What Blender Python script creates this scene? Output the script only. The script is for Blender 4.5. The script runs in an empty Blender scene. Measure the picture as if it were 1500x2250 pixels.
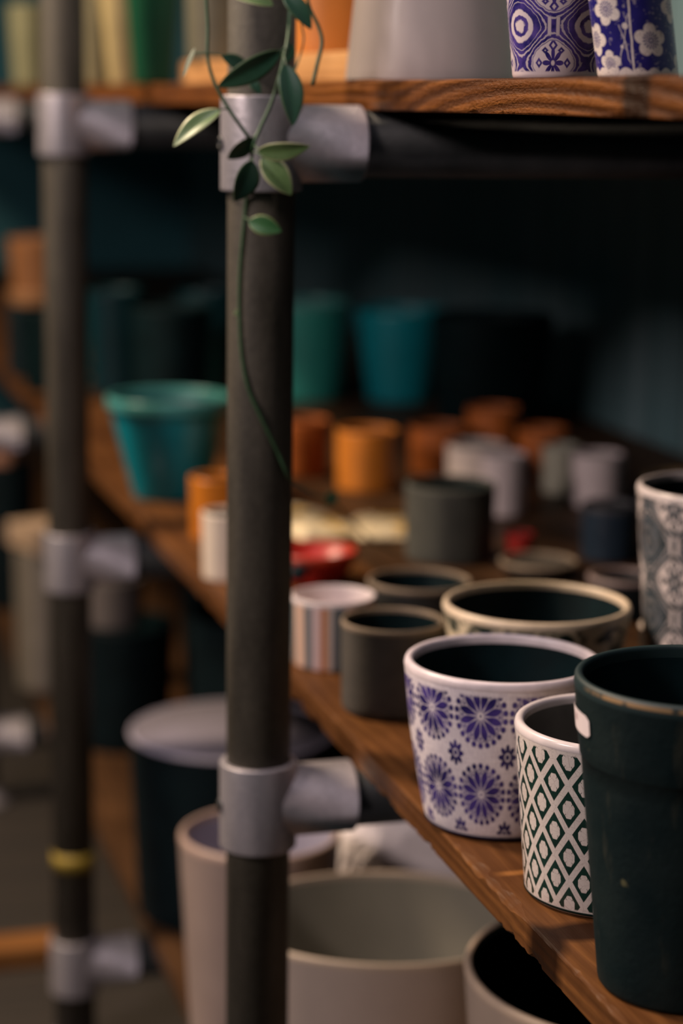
import bpy, bmesh, math, random
import numpy as np
from mathutils import Vector, Matrix, noise
from math import sin, cos, pi, radians, sqrt

random.seed(7)
S = bpy.context.scene
COL = S.collection
TAU = 2 * pi

# ------------------------------------------------------------------ camera
FPX = 4600.0
YAW, PITCH, ROLL = radians(16.0), radians(11.17), radians(0.73)
CAM = Vector((0.0, 0.0, 1.13))
FW = Vector((sin(YAW) * cos(PITCH), cos(YAW) * cos(PITCH), -sin(PITCH)))
r0 = Vector((cos(YAW), -sin(YAW), 0.0))
u0 = r0.cross(FW)
RI = r0 * cos(ROLL) + u0 * sin(ROLL)
UP = u0 * cos(ROLL) - r0 * sin(ROLL)
cd = bpy.data.cameras.new('camera')
cam = bpy.data.objects.new('camera', cd)
COL.objects.link(cam)
m = Matrix((RI, UP, -FW)).transposed().to_4x4()
m.translation = CAM
cam.matrix_world = m
cd.sensor_fit = 'VERTICAL'
cd.sensor_height = 36.0
cd.sensor_width = 24.0
cd.lens = FPX / 2250 * 36.0
cd.clip_start = 0.02
cd.dof.use_dof = True
cd.dof.focus_distance = 1.23
cd.dof.aperture_fstop = 3.4
cd.dof.aperture_blades = 9
S.camera = cam


def at(px, py, d):
    return CAM + (FW + RI * ((px - 750) / FPX) - UP * ((py - 1125) / FPX)) * d


# ------------------------------------------------------------------ world, lamps, exposure
w = bpy.data.worlds.new('world')
S.world = w
w.use_nodes = True
bg = w.node_tree.nodes['Background']
bg.inputs['Color'].default_value = (0.06, 0.72, 0.86, 1)
bg.inputs['Strength'].default_value = 0.038


def area(name, loc, target, sx, sy, power, color):
    l = bpy.data.lights.new(name, 'AREA')
    l.shape = 'RECTANGLE'
    l.size, l.size_y, l.energy, l.color = sx, sy, power, color
    o = bpy.data.objects.new(name, l)
    COL.objects.link(o)
    o.location = loc
    o.rotation_euler = (Vector(target) - Vector(loc)).to_track_quat('-Z', 'Y').to_euler()
    return o


area('aisle_lamp_near', (-1.55, 0.95, 1.98), (0.5, 1.45, 0.75), 0.40, 0.40, 34, (1.0, 0.84, 0.80))
area('aisle_lamp_far', (-1.15, 2.80, 2.95), (0.55, 1.7, 0.9), 0.4, 0.4, 120, (1.0, 0.78, 0.56))
area('aisle_lamp_overhead', (0.02, 0.95, 2.65), (0.45, 1.40, 0.7), 0.5, 0.30, 11, (1.0, 0.86, 0.93))
S.view_settings.view_transform = 'Standard'
S.view_settings.look = 'None'
S.view_settings.gamma = 1.0
S.view_settings.use_curve_mapping = False
S.view_settings.exposure = 0.0


# ------------------------------------------------------------------ shader expression helper
def facing(x, y): return (math.atan2(-y, -x) / TAU) % 1.0


class V:
    def __init__(s, nt, k): s.nt, s.k = nt, k
    def __add__(a, b): return mth('ADD', a, b)
    def __radd__(a, b): return mth('ADD', b, a)
    def __sub__(a, b): return mth('SUBTRACT', a, b)
    def __rsub__(a, b): return mth('SUBTRACT', b, a)
    def __mul__(a, b): return mth('MULTIPLY', a, b)
    def __rmul__(a, b): return mth('MULTIPLY', b, a)
    def __truediv__(a, b): return mth('DIVIDE', a, b)
    def __rtruediv__(a, b): return mth('DIVIDE', b, a)


def mth(op, *args, clamp=False):
    nt = next(a.nt for a in args if isinstance(a, V))
    n = nt.nodes.new('ShaderNodeMath')
    n.operation = op
    n.use_clamp = clamp
    for i, a in enumerate(args):
        if isinstance(a, V): nt.links.new(a.k, n.inputs[i])
        else: n.inputs[i].default_value = a
    return V(nt, n.outputs[0])


def fract(a): return mth('FRACT', a)
def vabs(a): return mth('ABSOLUTE', a)
def vmin(a, b): return mth('MINIMUM', a, b)
def vmax(a, b): return mth('MAXIMUM', a, b)
def vsin(a): return mth('SINE', a)
def vcos(a): return mth('COSINE', a)
def hyp(a, b): return mth('SQRT', a * a + b * b)
def ang(y, x): return mth('ARCTAN2', y, x)
def inside(x, edge, soft=0.05): return mth('ADD', (edge - x) / soft, 0.5, clamp=True)   # 1 where x < edge
def cell(a): return fract(a + 0.5) - 0.5


class Mat:
    def __init__(s, name):
        s.m = bpy.data.materials.new(name)
        s.m.use_nodes = True
        s.nt = s.m.node_tree
        s.b = s.nt.nodes['Principled BSDF']
        s._tc = None

    def tc(s, out='Object'):
        if s._tc is None: s._tc = s.nt.nodes.new('ShaderNodeTexCoord')
        return s._tc.outputs[out]

    def uv(s):
        n = s.nt.nodes.new('ShaderNodeSeparateXYZ')
        s.nt.links.new(s.tc('UV'), n.inputs[0])
        return V(s.nt, n.outputs[0]), V(s.nt, n.outputs[1])

    def xyz(s):
        n = s.nt.nodes.new('ShaderNodeSeparateXYZ')
        s.nt.links.new(s.tc('Object'), n.inputs[0])
        return [V(s.nt, n.outputs[i]) for i in range(3)]

    def mapped(s, scale, out='Object', loc=(0, 0, 0)):
        n = s.nt.nodes.new('ShaderNodeMapping')
        n.inputs['Scale'].default_value = scale
        n.inputs['Location'].default_value = loc
        s.nt.links.new(s.tc(out), n.inputs[0])
        return n.outputs[0]

    def noise(s, scale, detail=3, vec=None, rough=0.55, dist=0.0):
        n = s.nt.nodes.new('ShaderNodeTexNoise')
        n.inputs['Scale'].default_value = scale
        n.inputs['Detail'].default_value = detail
        n.inputs['Roughness'].default_value = rough
        n.inputs['Distortion'].default_value = dist
        s.nt.links.new(vec if vec is not None else s.tc('Object'), n.inputs['Vector'])
        return V(s.nt, n.outputs[0])

    def crack(s, scale, vec=None):
        n = s.nt.nodes.new('ShaderNodeTexVoronoi')
        n.feature = 'DISTANCE_TO_EDGE'
        n.inputs['Scale'].default_value = scale
        s.nt.links.new(vec if vec is not None else s.tc('Object'), n.inputs['Vector'])
        return V(s.nt, n.outputs[0])

    def comb(s, a, b, c=0.0):
        n = s.nt.nodes.new('ShaderNodeCombineXYZ')
        for i, x in enumerate((a, b, c)):
            if isinstance(x, V): s.nt.links.new(x.k, n.inputs[i])
            else: n.inputs[i].default_value = x
        return n.outputs[0]

    def mix(s, fac, a, b):
        n = s.nt.nodes.new('ShaderNodeMix')
        n.data_type = 'RGBA'
        for x, k in ((fac, n.inputs[0]), (a, n.inputs[6]), (b, n.inputs[7])):
            if isinstance(x, V): s.nt.links.new(x.k, k)
            elif isinstance(x, tuple): k.default_value = (*x, 1)
            else: k.default_value = x
        return V(s.nt, n.outputs[2])

    def ramp(s, fac, stops, interp='LINEAR'):
        n = s.nt.nodes.new('ShaderNodeValToRGB')
        n.color_ramp.interpolation = interp
        e = n.color_ramp.elements
        while len(e) < len(stops): e.new(0.5)
        for el, (p, c) in zip(e, stops):
            el.position = p
            el.color = (*c, 1)
        s.nt.links.new(fac.k, n.inputs[0])
        return V(s.nt, n.outputs[0])

    def bump(s, h, dist=0.001, strength=1.0):
        n = s.nt.nodes.new('ShaderNodeBump')
        n.inputs['Distance'].default_value = dist
        n.inputs['Strength'].default_value = strength
        s.nt.links.new(h.k, n.inputs['Height'])
        s.nt.links.new(n.outputs[0], s.b.inputs['Normal'])

    def set(s, color=None, rough=None, metal=None, **kw):
        for val, key in ((color, 'Base Color'), (rough, 'Roughness'), (metal, 'Metallic')):
            if val is None: continue
            if isinstance(val, V): s.nt.links.new(val.k, s.b.inputs[key])
            else: s.b.inputs[key].default_value = (*val, 1) if isinstance(val, tuple) else val
        for k, val in kw.items():
            s.b.inputs[k.replace('_', ' ')].default_value = val
        return s.m


_cache = {}


def ceramic(color, rough=0.35, var=0.25, scale=30, bump=0.0, name='ceramic'):
    key = (color, rough, var, scale, bump)
    if key in _cache: return _cache[key]
    t = Mat(name)
    n = t.noise(scale, 4)
    f = mth('SUBTRACT', n * 2.2, 0.6, clamp=True)
    c = t.mix(f, tuple(x * (1 - var) for x in color), tuple(min(1, x * (1 + var)) for x in color))
    if bump: t.bump(t.noise(scale * 8, 3), bump)
    if max(color) < 0.04: t.set(Specular_IOR_Level=0.12)
    _cache[key] = t.set(c, rough)
    return _cache[key]


def mat_metal(name, c1, c2, rough, metal, scale=40):
    t = Mat(name)
    n = t.noise(1, 5, t.mapped((scale, scale, scale * 0.25)))
    n2 = t.noise(scale * 6, 3)
    f = mth('SUBTRACT', (n * 0.7 + n2 * 0.3) * 3.0, 1.0, clamp=True)
    t.bump(n2, 0.0003)
    return t.set(t.mix(f, c1, c2), rough, metal, Specular_IOR_Level=0.3)


def mat_wood(name, dark, mid, light, along='Y', rough=0.5, knots=(), pale=(), across=38, bump=0.0012, arcs=None):
    t = Mat(name)
    sc = (across, 2.2, across) if along == 'Y' else (2.2, across, across)
    v = t.mapped(sc)
    warp = t.noise(3.0, 3)
    g = t.noise(1, 5, v, 0.62, 0.6) * 0.72 + t.noise(1, 3, t.mapped(tuple(q * (7 if q > 10 else 5) for q in sc)), 0.6) * 0.28
    x, y, z = t.xyz()
    axis = (x if along == 'Y' else y)
    rings = vsin((axis * 1.0 + z * 1.6 + warp * 0.035) * 520) * 0.5 + 0.5
    f = mth('ADD', g * 1.7 + rings * 0.14, -0.46, clamp=True)
    c = t.ramp(f, [(0.0, dark), (0.5, mid), (1.0, light)])
    if arcs:
        ay, az, k = arcs
        rr = hyp((y - ay) * k, z - az) + (warp - 0.5) * 0.006 + (t.noise(60, 3) - 0.5) * 0.0018
        band = vsin(rr * 760) * 0.5 + 0.5
        zone = inside(vabs(y - ay), 0.30, 0.12)
        c = t.mix(inside(band, 0.40, 0.35) * zone * 0.75, c, dark)
        tear = t.noise(1, 3, t.mapped((300, 260, 700)))
        rings = rings * (1 - zone) + (band * 1.2 + tear * 1.6) * zone
    blot = t.noise(9, 3)
    c = t.mix(mth('SUBTRACT', blot * 4, 1.9, clamp=True), c, t.mix(0.55, c, dark))
    for (kx, ky, rx, ry) in knots:
        d = hyp((x - kx) / rx, (y - ky) / ry) + (warp - 0.5) * 0.9
        c = t.mix(inside(d, 1.0, 0.45) * 0.95, c, tuple(q * 0.35 for q in dark))
    for (x0, x1, py, wd) in pale:
        mk = inside(vabs(y - py + (x - x0) * 0.02), wd, wd) * inside(vabs(x - (x0 + x1) / 2), (x1 - x0) / 2, 0.01)
        c = t.mix(mk * 0.8, c, light)
    t.bump(g + rings * 0.25, bump)
    return t.set(c, rough, Specular_IOR_Level=0.10)


# ---- pot patterns.  u: turn round the pot, v: metres above its foot
def mat_wheels(face):
    t = Mat('wheel_flower_glaze')
    u, v = t.uv()
    n, P, cw = 11, 0.0555, 0.0345
    X = (u - (face - 12 / 360)) * n
    Y = (v - 0.0900) / P
    dx, dy = cell(X) * cw, cell(Y) * P
    rho = hyp(dx / 0.0166, dy / 0.0222)
    th = ang(dy / 0.0222, dx / 0.0166) / TAU
    s = vabs(fract(th * 12) - 0.5) * 2
    wd = vsin((rho - 0.10) * (pi / 0.74)) * 0.92
    petal = inside(s - wd, 0, 0.22) * inside(vabs(rho - 0.46), 0.34, 0.06)
    s2 = (fract(th * 22) - 0.5) * (TAU / 22) * 0.93
    dots = inside(hyp(s2, rho - 0.925), 0.098, 0.05)
    ring = inside(vabs(rho - 0.80), 0.03, 0.04) * 0.7
    hub = inside(rho, 0.04, 0.03)
    haze = inside(rho, 0.84, 0.08) * 0.42
    s3 = (fract(th * 12 + 0.5) - 0.5) * (TAU / 12) * 0.72
    dots2 = inside(hyp(s3, rho - 0.70), 0.05, 0.05)
    ink = vmax(vmax(vmax(petal, dots), vmax(ring, hub)), vmax(haze, dots2))
    ink = ink * (1 - inside(vabs(rho - 0.085), 0.03, 0.03))
    ex, ey = cell(X + 0.5) * cw / 0.0058, cell(Y + 0.5) * P / 0.0092
    r2 = hyp(ex, ey)
    lob = vabs(vcos(ang(ey, ex) * 4)) * 0.45 + 0.55
    small = inside(r2 - lob, 0, 0.1) * (1 - inside(vabs(r2 - 0.28), 0.07, 0.08) * 0.8)
    ink = vmax(ink, small)
    ink = ink * inside(0.006 - v, 0, 0.002) * inside(v, 0.1035, 0.002)
    wash = t.noise(45, 3)
    weave = t.noise(1, 2, t.mapped((900, 900, 120))) * 0.5 + t.noise(1, 2, t.mapped((120, 120, 900))) * 0.5
    base = t.mix(mth('SUBTRACT', weave * 3, 1.0, clamp=True), (0.64, 0.55, 0.60), (0.86, 0.76, 0.78))
    dye = t.mix(mth('SUBTRACT', wash * 4, 1.5, clamp=True), (0.013, 0.009, 0.085), (0.070, 0.042, 0.24))
    t.bump(weave, 0.0003)
    return t.set(t.mix(ink, base, dye), 0.32)


def mat_diamonds(face):
    t = Mat('diamond_lattice_glaze')
    u, v = t.uv()
    p = (u - (face - 36 / 360)) * 18
    q = (v - 0.0835) / 0.0306
    fa, fb = cell(p + q), cell(p - q)
    A, B = vabs(fa), vabs(fb)
    mx = vmax(A, B)
    frame = inside(vabs(mx - 0.322), 0.066, 0.02)
    lp, lq = vabs((fa + fb) / 2), vabs((fa - fb) / 2)
    corner = inside(0.185 - lq, 0, 0.015) * inside(mx, 0.36, 0.02)
    corner2 = inside(0.190 - lp, 0, 0.015) * inside(mx, 0.36, 0.02)
    notch = inside(vmin(A, B), 0.012, 0.012) * inside(vabs(mx - 0.23), 0.045, 0.02) * 0.85
    step_ = inside(0.135 - lq, 0, 0.01) * inside(0.105 - lp, 0, 0.01) * inside(mx, 0.36, 0.02)
    ink = vmax(vmax(frame, notch), vmax(corner, vmax(corner2, step_)))
    ink = ink * inside(vabs(v - 0.0535), 0.0490, 0.001)
    cr = inside(t.crack(330), 0.012, 0.02)
    cr2 = inside(t.crack(170), 0.010, 0.012)
    base = t.mix(t.noise(60, 3), (0.60, 0.51, 0.47), (0.76, 0.67, 0.62))
    base = t.mix(vmax(cr * 0.35, cr2 * 0.55), base, (0.24, 0.16, 0.15))
    dye = t.mix(t.noise(90, 2), (0.003, 0.017, 0.014), (0.009, 0.042, 0.031))
    return t.set(t.mix(ink, base, dye), 0.22)


def mat_damask(name, face, n, P, dark, midc, light, vo, eyes=1.0):
    t = Mat(name)
    u, v = t.uv()
    X = (u - face) * n
    Y = (v - vo) / P
    cx, cy = cell(X), cell(Y)
    wob = (t.noise(220, 2) - 0.5) * 0.35
    g = vcos(cx * TAU) + vcos(cy * TAU) + wob
    med = inside(0.70 - g, 0, 0.12)
    lines = inside(vabs(fract(g * 2.6) - 0.5), 0.17, 0.12) * inside(vabs(g - 0.05), 0.62, 0.1)
    dia = inside(g, -1.15, 0.12) * (1 - inside(vabs(g + 1.72), 0.13, 0.08))
    pale = vmax(med, vmax(dia * eyes, lines * (0.75 if eyes == 1.0 else 0.5)))
    # cross bars where the ovals meet
    by = cell(Y + 0.5)
    bar = inside(vabs(vabs(cx) - 0.055), 0.022, 0.015) * inside(vabs(by), 0.13, 0.03)
    pale = vmax(pale, bar * 0.9)
    # motif in the oval
    ax = vabs(cx)
    dring = inside(vabs(ax * 1.5 + vabs(vabs(cy) - 0.24) - 0.065), 0.026, 0.02)
    th = ang(cy, cx * 1.4) / TAU
    rr = hyp(cx * 1.4, cy)
    star = inside(rr - (vabs(vcos(th * TAU * 4)) * 0.15 + 0.06), 0, 0.02) * (1 - inside(rr, 0.035, 0.02))
    sd = inside(vabs(vabs(ax - 0.20) * 1.4 + vabs(cy) - 0.05), 0.024, 0.02)
    leaf = inside(vabs(vabs(ax - 0.11) + vabs(vabs(cy) - 0.17) - 0.03), 0.02, 0.02)
    motif = vmax(vmax(dring, star), vmax(sd, leaf)) * med
    pale = pale * (1 - motif)
    ink = 1 - pale
    soft = t.noise(120, 3)
    dye = t.mix(mth('SUBTRACT', soft * 3.2, 1.1, clamp=True), dark, midc)
    base = t.mix(t.noise(70, 3), tuple(x * 0.85 for x in light), light)
    ink = ink * inside(0.0045 - v, 0, 0.001)
    return t.set(t.mix(ink, base, dye), 0.25)


def mat_blossom(face):
    t = Mat('white_blossom_on_blue_glaze')
    u, v = t.uv()
    X = cell((u - face) * 2) * 180.0            # degrees each side of the facing line
    R = 0.0225
    xm = X * (pi / 180 * R)
    fl = [(23.5, .0200, .0094), (-37, .0365, .0090), (-66, .0205, .0092), (-40, .0075, .0074), (70, .0385, .0094), (84, .006, .0088), (12, .052, .0094), (-75, .05, .009), (48, .062, .009)]
    pale = None
    dark = None
    for i, (a, hv, r) in enumerate(fl):
        dx, dy = (xm - a * pi / 180 * R) / r, (v - hv) / r
        rho = hyp(dx, dy)
        th = ang(dy, dx) / TAU + (0.05 + 0.13 * (i % 3) if i else 0.05)
        q = (fract(th * 5 + 0.0) - 0.5) * (TAU / 5)
        pd = hyp(rho * vcos(q) - 0.60, rho * vsin(q))
        f = vmax(inside(pd, 0.385, 0.05), inside(rho, 0.5, 0.05))
        st = inside(vabs(fract(th * 15) - 0.5), 0.24, 0.12) * inside(vabs(rho - 0.33), 0.17, 0.06)
        st = vmax(st, inside(vabs(rho - 0.11), 0.04, 0.03))
        pale = f if pale is None else vmax(pale, f)
        dark = st if dark is None else vmax(dark, st)
    wob = (t.noise(120, 2) - 0.5)
    branch = inside(vabs(xm + 0.0012 - (v - 0.03) * 0.03 + wob * 0.0012), 0.00055, 0.0003)
    tw1 = inside(vabs(xm + 0.0085 - (v - 0.01) * 0.28 + wob * 0.003), 0.00028, 0.0002) * inside(vabs(v - 0.022), 0.013, 0.001) * 0.8
    tw2 = inside(vabs(xm + 0.0040 + (v - 0.012) * 0.22 + wob * 0.004), 0.00030, 0.0002) * inside(vabs(v - 0.018), 0.010, 0.001) * 0.8
    bud = inside(hyp(xm + 0.0042, v - 0.0275), 0.0017, 0.0004)
    bud2 = inside(hyp(xm + 0.0070, v - 0.0165), 0.0009, 0.0004)
    fleck = inside(0.64 - t.noise(420, 2), 0, 0.05) * 0.35
    scal = inside(v - 0.0034 - vabs(vsin(u * TAU * 9)) * 0.0022, 0, 0.0004)
    print_ = inside(vabs(v - 0.0047), 0.0007, 0.0003) * inside(vabs(X - 10), 8, 1) * inside(0.52 - t.noise(900, 1), 0, 0.05)
    white = vmax(vmax(pale * (1 - dark), branch), vmax(vmax(tw1, tw2), vmax(bud, bud2)))
    white = vmax(vmax(white, fleck), scal * (1 - print_))
    cr = inside(t.crack(230), 0.012, 0.014)
    base = t.mix(cr * 0.65, t.mix(t.noise(80, 2), (0.62, 0.53, 0.49), (0.74, 0.65, 0.60)), (0.16, 0.10, 0.09))
    dye = t.mix(t.noise(110, 3), (0.008, 0.006, 0.085), (0.035, 0.025, 0.21))
    return t.set(t.mix(white, dye, base), 0.2)


def mat_blotch():
    t = Mat('dark_foliage_on_cream_glaze')
    u, v = t.uv()
    vec = t.mapped((44, 44, 60))
    n = t.noise(1, 2, vec, 0.5, 1.2)
    band = inside(vabs(v - 0.0895), 0.0062, 0.002)
    f = vmax(inside(0.50 - n, 0, 0.04) * band, inside(0.54 - n, 0, 0.04) * inside(v, 0.080, 0.01))
    c = t.mix(t.noise(50, 3), (0.62, 0.50, 0.34), (0.78, 0.65, 0.46))
    return t.set(t.mix(f, c, (0.003, 0.020, 0.018)), 0.3)


def mat_stripes(face):
    t = Mat('vertical_stripe_glaze')
    u, v = t.uv()
    f = fract((u - (face - 58 / 360)) * 4.5)
    peach, grey, pink, orange, pale = (.62, .40, .30), (.14, .15, .16), (.66, .47, .45), (.50, .19, .07), (.56, .47, .42)
    c = t.ramp(f, [(0, peach), (0.18, grey), (0.36, pink), (0.52, orange), (0.64, pale), (0.72, grey), (0.84, (.08, .12, .13)), (0.93, peach)], 'CONSTANT')
    return t.set(c, 0.35)


def mat_worn_rim():
    t = Mat('worn_terracotta_edge')
    n = t.noise(70, 4)
    x, y, z = t.xyz()
    edge = inside(vabs(z - 0.1742), 0.0011, 0.0010) * inside(vabs(fract(ang(y, x) / TAU - facing(0.487, 0.998) - 0.02 + 0.5) - 0.5), 0.17, 0.06)
    f = inside(0.40 - n, 0, 0.12) * edge
    c = t.mix(f, t.mix(t.noise(25, 4), (0.003, 0.016, 0.018), (0.010, 0.024, 0.025)), (0.28, 0.165, 0.07))
    return t.set(c, 0.55)


def mat_blackpaint():
    t = Mat('matt_black_paint')
    n = t.noise(22, 5)
    c = t.mix(mth('SUBTRACT', n * 3, 1.1, clamp=True), (0.003, 0.010, 0.0115), (0.010, 0.018, 0.018))
    sp = inside(0.735 - t.noise(60, 2), 0, 0.05)
    c = t.mix(sp * 0.8, c, (0.11, 0.10, 0.05))
    sm = t.noise(1, 4, t.mapped((70, 70, 16), loc=(2, 5, 1)))
    c = t.mix(mth('SUBTRACT', sm * 6, 3.55, clamp=True) * 0.55, c, (0.055, 0.052, 0.036))
    t.bump(t.noise(200, 4), 0.0004)
    return t.set(c, 0.6, Specular_IOR_Level=0.15)


def mat_leaf(name, c_in, c_edge):
    t = Mat(name)
    u, v = t.uv()
    e = vabs(u - 0.5) * 2
    n = t.noise(300, 3)
    c = t.mix(mth('MULTIPLY', n, 1.0, clamp=True), c_in, tuple(x * 1.5 for x in c_in))
    c = t.mix(inside(vabs(u - 0.5), 0.03, 0.05) * 0.35, c, tuple(x * 1.9 for x in c_in))
    c = t.mix(inside(0.86 - e, 0, 0.16), c, c_edge)
    t.set(c, 0.42, Transmission_Weight=0.0)
    t.b.inputs['Subsurface Weight'].default_value = 0.0
    return t.m


# ------------------------------------------------------------------ mesh helpers
def link(name, me, mat, parent=None):
    o = bpy.data.objects.new(name, me)
    COL.objects.link(o)
    if mat is not None: me.materials.append(mat)
    if parent is not None: o.parent = parent
    return o


def obj(name, bm, mat, parent=None, smooth=True):
    me = bpy.data.meshes.new(name)
    bm.normal_update()
    bm.to_mesh(me)
    bm.free()
    if smooth:
        me.polygons.foreach_set('use_smooth', [True] * len(me.polygons))
    return link(name, me, mat, parent)


def tag(o, label, cat, group=None):
    o['label'], o['category'] = label, cat
    if group: o['group'] = group
    return o


def thing(name, label, cat, loc=(0, 0, 0), group=None):
    o = bpy.data.objects.new(name, None)
    o.empty_display_size = 0.02
    COL.objects.link(o)
    o.location = loc
    return tag(o, label, cat, group)


def struct(o):
    o['kind'] = 'structure'
    return o


def lathe(bm, prof, n=96, uvl=None, sq=1.0):
    """Revolve (r, z) points; bottom to top with the outside facing out."""
    rings = []
    for r, z in prof:
        if r < 1e-7: rings.append([bm.verts.new((0, 0, z))])
        else: rings.append([bm.verts.new((r * cos(TAU * i / n), r * sin(TAU * i / n), z)) for i in range(n)])
    for k in range(len(rings) - 1):
        a, b = rings[k], rings[k + 1]
        for i in range(n):
            j = (i + 1) % n
            if len(a) == 1 and len(b) == 1: continue
            if len(a) == 1: vs, uv = (a[0], b[j], b[i]), ((i + .5, k), (i + 1, k + 1), (i, k + 1))
            elif len(b) == 1: vs, uv = (a[i], a[j], b[0]), ((i, k), (i + 1, k), (i + .5, k + 1))
            else: vs, uv = (a[i], a[j], b[j], b[i]), ((i, k), (i + 1, k), (i + 1, k + 1), (i, k + 1))
            f = bm.faces.new(vs)
            if uvl is not None:
                for lp, (uu, kk) in zip(f.loops, uv): lp[uvl].uv = (uu / n, prof[kk][1])


def lathe_obj(name, prof, mat, parent=None, n=96):
    bm = bmesh.new()
    uvl = bm.loops.layers.uv.new('UVMap')
    lathe(bm, prof, n, uvl)
    return obj(name, bm, mat, parent)


def fil(p, q, s, steps=4):
    """corner smoothing: quadratic curve p -> q with corner s"""
    return [tuple((1 - t) ** 2 * p[i] + 2 * t * (1 - t) * s[i] + t * t * q[i] for i in range(2)) for t in [k / steps for k in range(steps + 1)]]


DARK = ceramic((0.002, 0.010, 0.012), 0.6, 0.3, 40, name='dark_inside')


def pot(name, label, cat, x, y, z, R, rb, h, body, rim=None, inner=None, wall=0.004, rimh=0.006, group=None,
        foot=0.003, n=96, band=None, belly=0.0, footmat=None, sy=1.0, rot=0.0, fill=None, roundrim=1.0):
    """A pot as a thing: body, rim and inside are its parts."""
    t = thing(name, label, cat, (x, y, z), group)
    zb = h - rimh
    def rad(zz):
        k = zz / h
        return rb + (R - rb) * k + belly * sin(pi * k)
    f = foot
    prof = [(0, 0.0012), (rb * 0.72, 0.0012), (rb * 0.76, 0.0)] + fil((rb - f, 0.0), (rad(f), f), (rb, 0.0))
    top = zb
    if band:
        bh, be = band
        zt = h - bh
        for k in range(1, 13): prof.append((rad(f + (zt - f) * k / 12) - be * 0.0, f + (zt - f) * k / 12))
        prof += [(rad(zt) + be * 0.6, zt + be * 0.5), (rad(zt) + be, zt + be * 1.6)]
        for k in range(1, 5): prof.append((rad(zt + (zb - zt) * k / 4) + be, zt + (zb - zt) * k / 4 + (be * 1.6 if k < 1 else 0)))
        prof = [p for i, p in enumerate(prof) if i == 0 or p[1] >= prof[i - 1][1] - 1e-9 or i < 9]
        ro = rad(zb) + be
    else:
        for k in range(1, 17): prof.append((rad(f + (zb - f) * k / 16), f + (zb - f) * k / 16))
        ro = rad(zb)
    b = lathe_obj('body', prof, body, t, n)
    ri = ro - wall
    zr = h - wall * 0.5 * roundrim
    rp = [(ro, zb)] + [(ro + (wall * 0.06), zb + (zr - zb) * 0.5), (ro, zr)]
    cxr = ro - wall / 2
    rp += [(cxr + wall / 2 * cos(a), zr + wall * 0.5 * roundrim * sin(a)) for a in [pi * k / 8 for k in range(1, 8)]]
    rp += [(ri, zr), (ri - 0.0002, zb)]
    r_ = lathe_obj('rim', rp, rim or body, t, n)
    rin = rb - wall
    zf = 0.006
    ip = [(ri - 0.0002, zb)]
    for k in range(1, 9):
        q = k / 8
        ip.append((ri + (rin - ri) * q + belly * sin(pi * q), zb + (zf + 0.004 - zb) * q))
    ip += [(rin - 0.004, zf), (0, zf)]
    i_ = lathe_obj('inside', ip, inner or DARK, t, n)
    if footmat:
        lathe_obj('foot_ring', [(rb * 0.78, -0.0) , (rb - f * 0.6, 0.0), (rb - f * 0.4, 0.0012), (rad(0.0025) + 0.0004, 0.0022), (rad(0.004) + 0.0003, 0.0036)], footmat, t, n)
    if fill:
        zf2 = fill[1]
        rr = ri + (rin - ri) * (zb - zf2) / (zb - zf)
        lathe_obj('filling', [(rr, zf2 - 0.002), (rr, zf2), (0, zf2 + 0.001)], fill[0], t, n)
    t.rotation_euler = (0, 0, rot)
    t.scale = (1, sy, 1)
    return t


def tube(bm, pts, rad_, n=10, cap=True):
    """round tube along points; rad_ a number or a list"""
    rings = []
    prev = None
    for i, p in enumerate(pts):
        p = Vector(p)
        d = (Vector(pts[min(i + 1, len(pts) - 1)]) - Vector(pts[max(i - 1, 0)])).normalized()
        if prev is None:
            a = d.orthogonal().normalized()
        else:
            a = (prev - d * prev.dot(d)).normalized()
        prev = a
        b = d.cross(a)
        r = rad_[i] if isinstance(rad_, (list, tuple)) else rad_
        rings.append([bm.verts.new(p + (a * cos(TAU * k / n) + b * sin(TAU * k / n)) * r) for k in range(n)])
    for a, b in zip(rings, rings[1:]):
        for k in range(n): bm.faces.new((a[k], a[(k + 1) % n], b[(k + 1) % n], b[k]))
    if cap:
        bm.faces.new(rings[0][::-1])
        bm.faces.new(rings[-1])


def spline(pts, per=8):
    """Catmull-Rom through the points"""
    P = [Vector(p) for p in pts]
    P = [P[0] * 2 - P[1]] + P + [P[-1] * 2 - P[-2]]
    out = []
    for i in range(1, len(P) - 2):
        a, b, c, d = P[i - 1:i + 3]
        for k in range(per):
            t = k / per
            out.append(0.5 * ((2 * b) + (c - a) * t + (2 * a - 5 * b + 4 * c - d) * t * t + (3 * b - a - 3 * c + d) * t ** 3))
    out.append(P[-2])
    return out


def box(bm, x0, x1, y0, y1, z0, z1, bev=0.0):
    r = bmesh.ops.create_cube(bm, size=1.0)
    for v in r['verts']:
        v.co = Vector(((x0 + x1) / 2 + v.co.x * (x1 - x0), (y0 + y1) / 2 + v.co.y * (y1 - y0), (z0 + z1) / 2 + v.co.z * (z1 - z0)))
    if bev:
        es = list({e for v in r['verts'] for e in v.link_edges})
        bmesh.ops.bevel(bm, geom=es, offset=bev, segments=2, affect='EDGES', profile=0.5)


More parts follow.
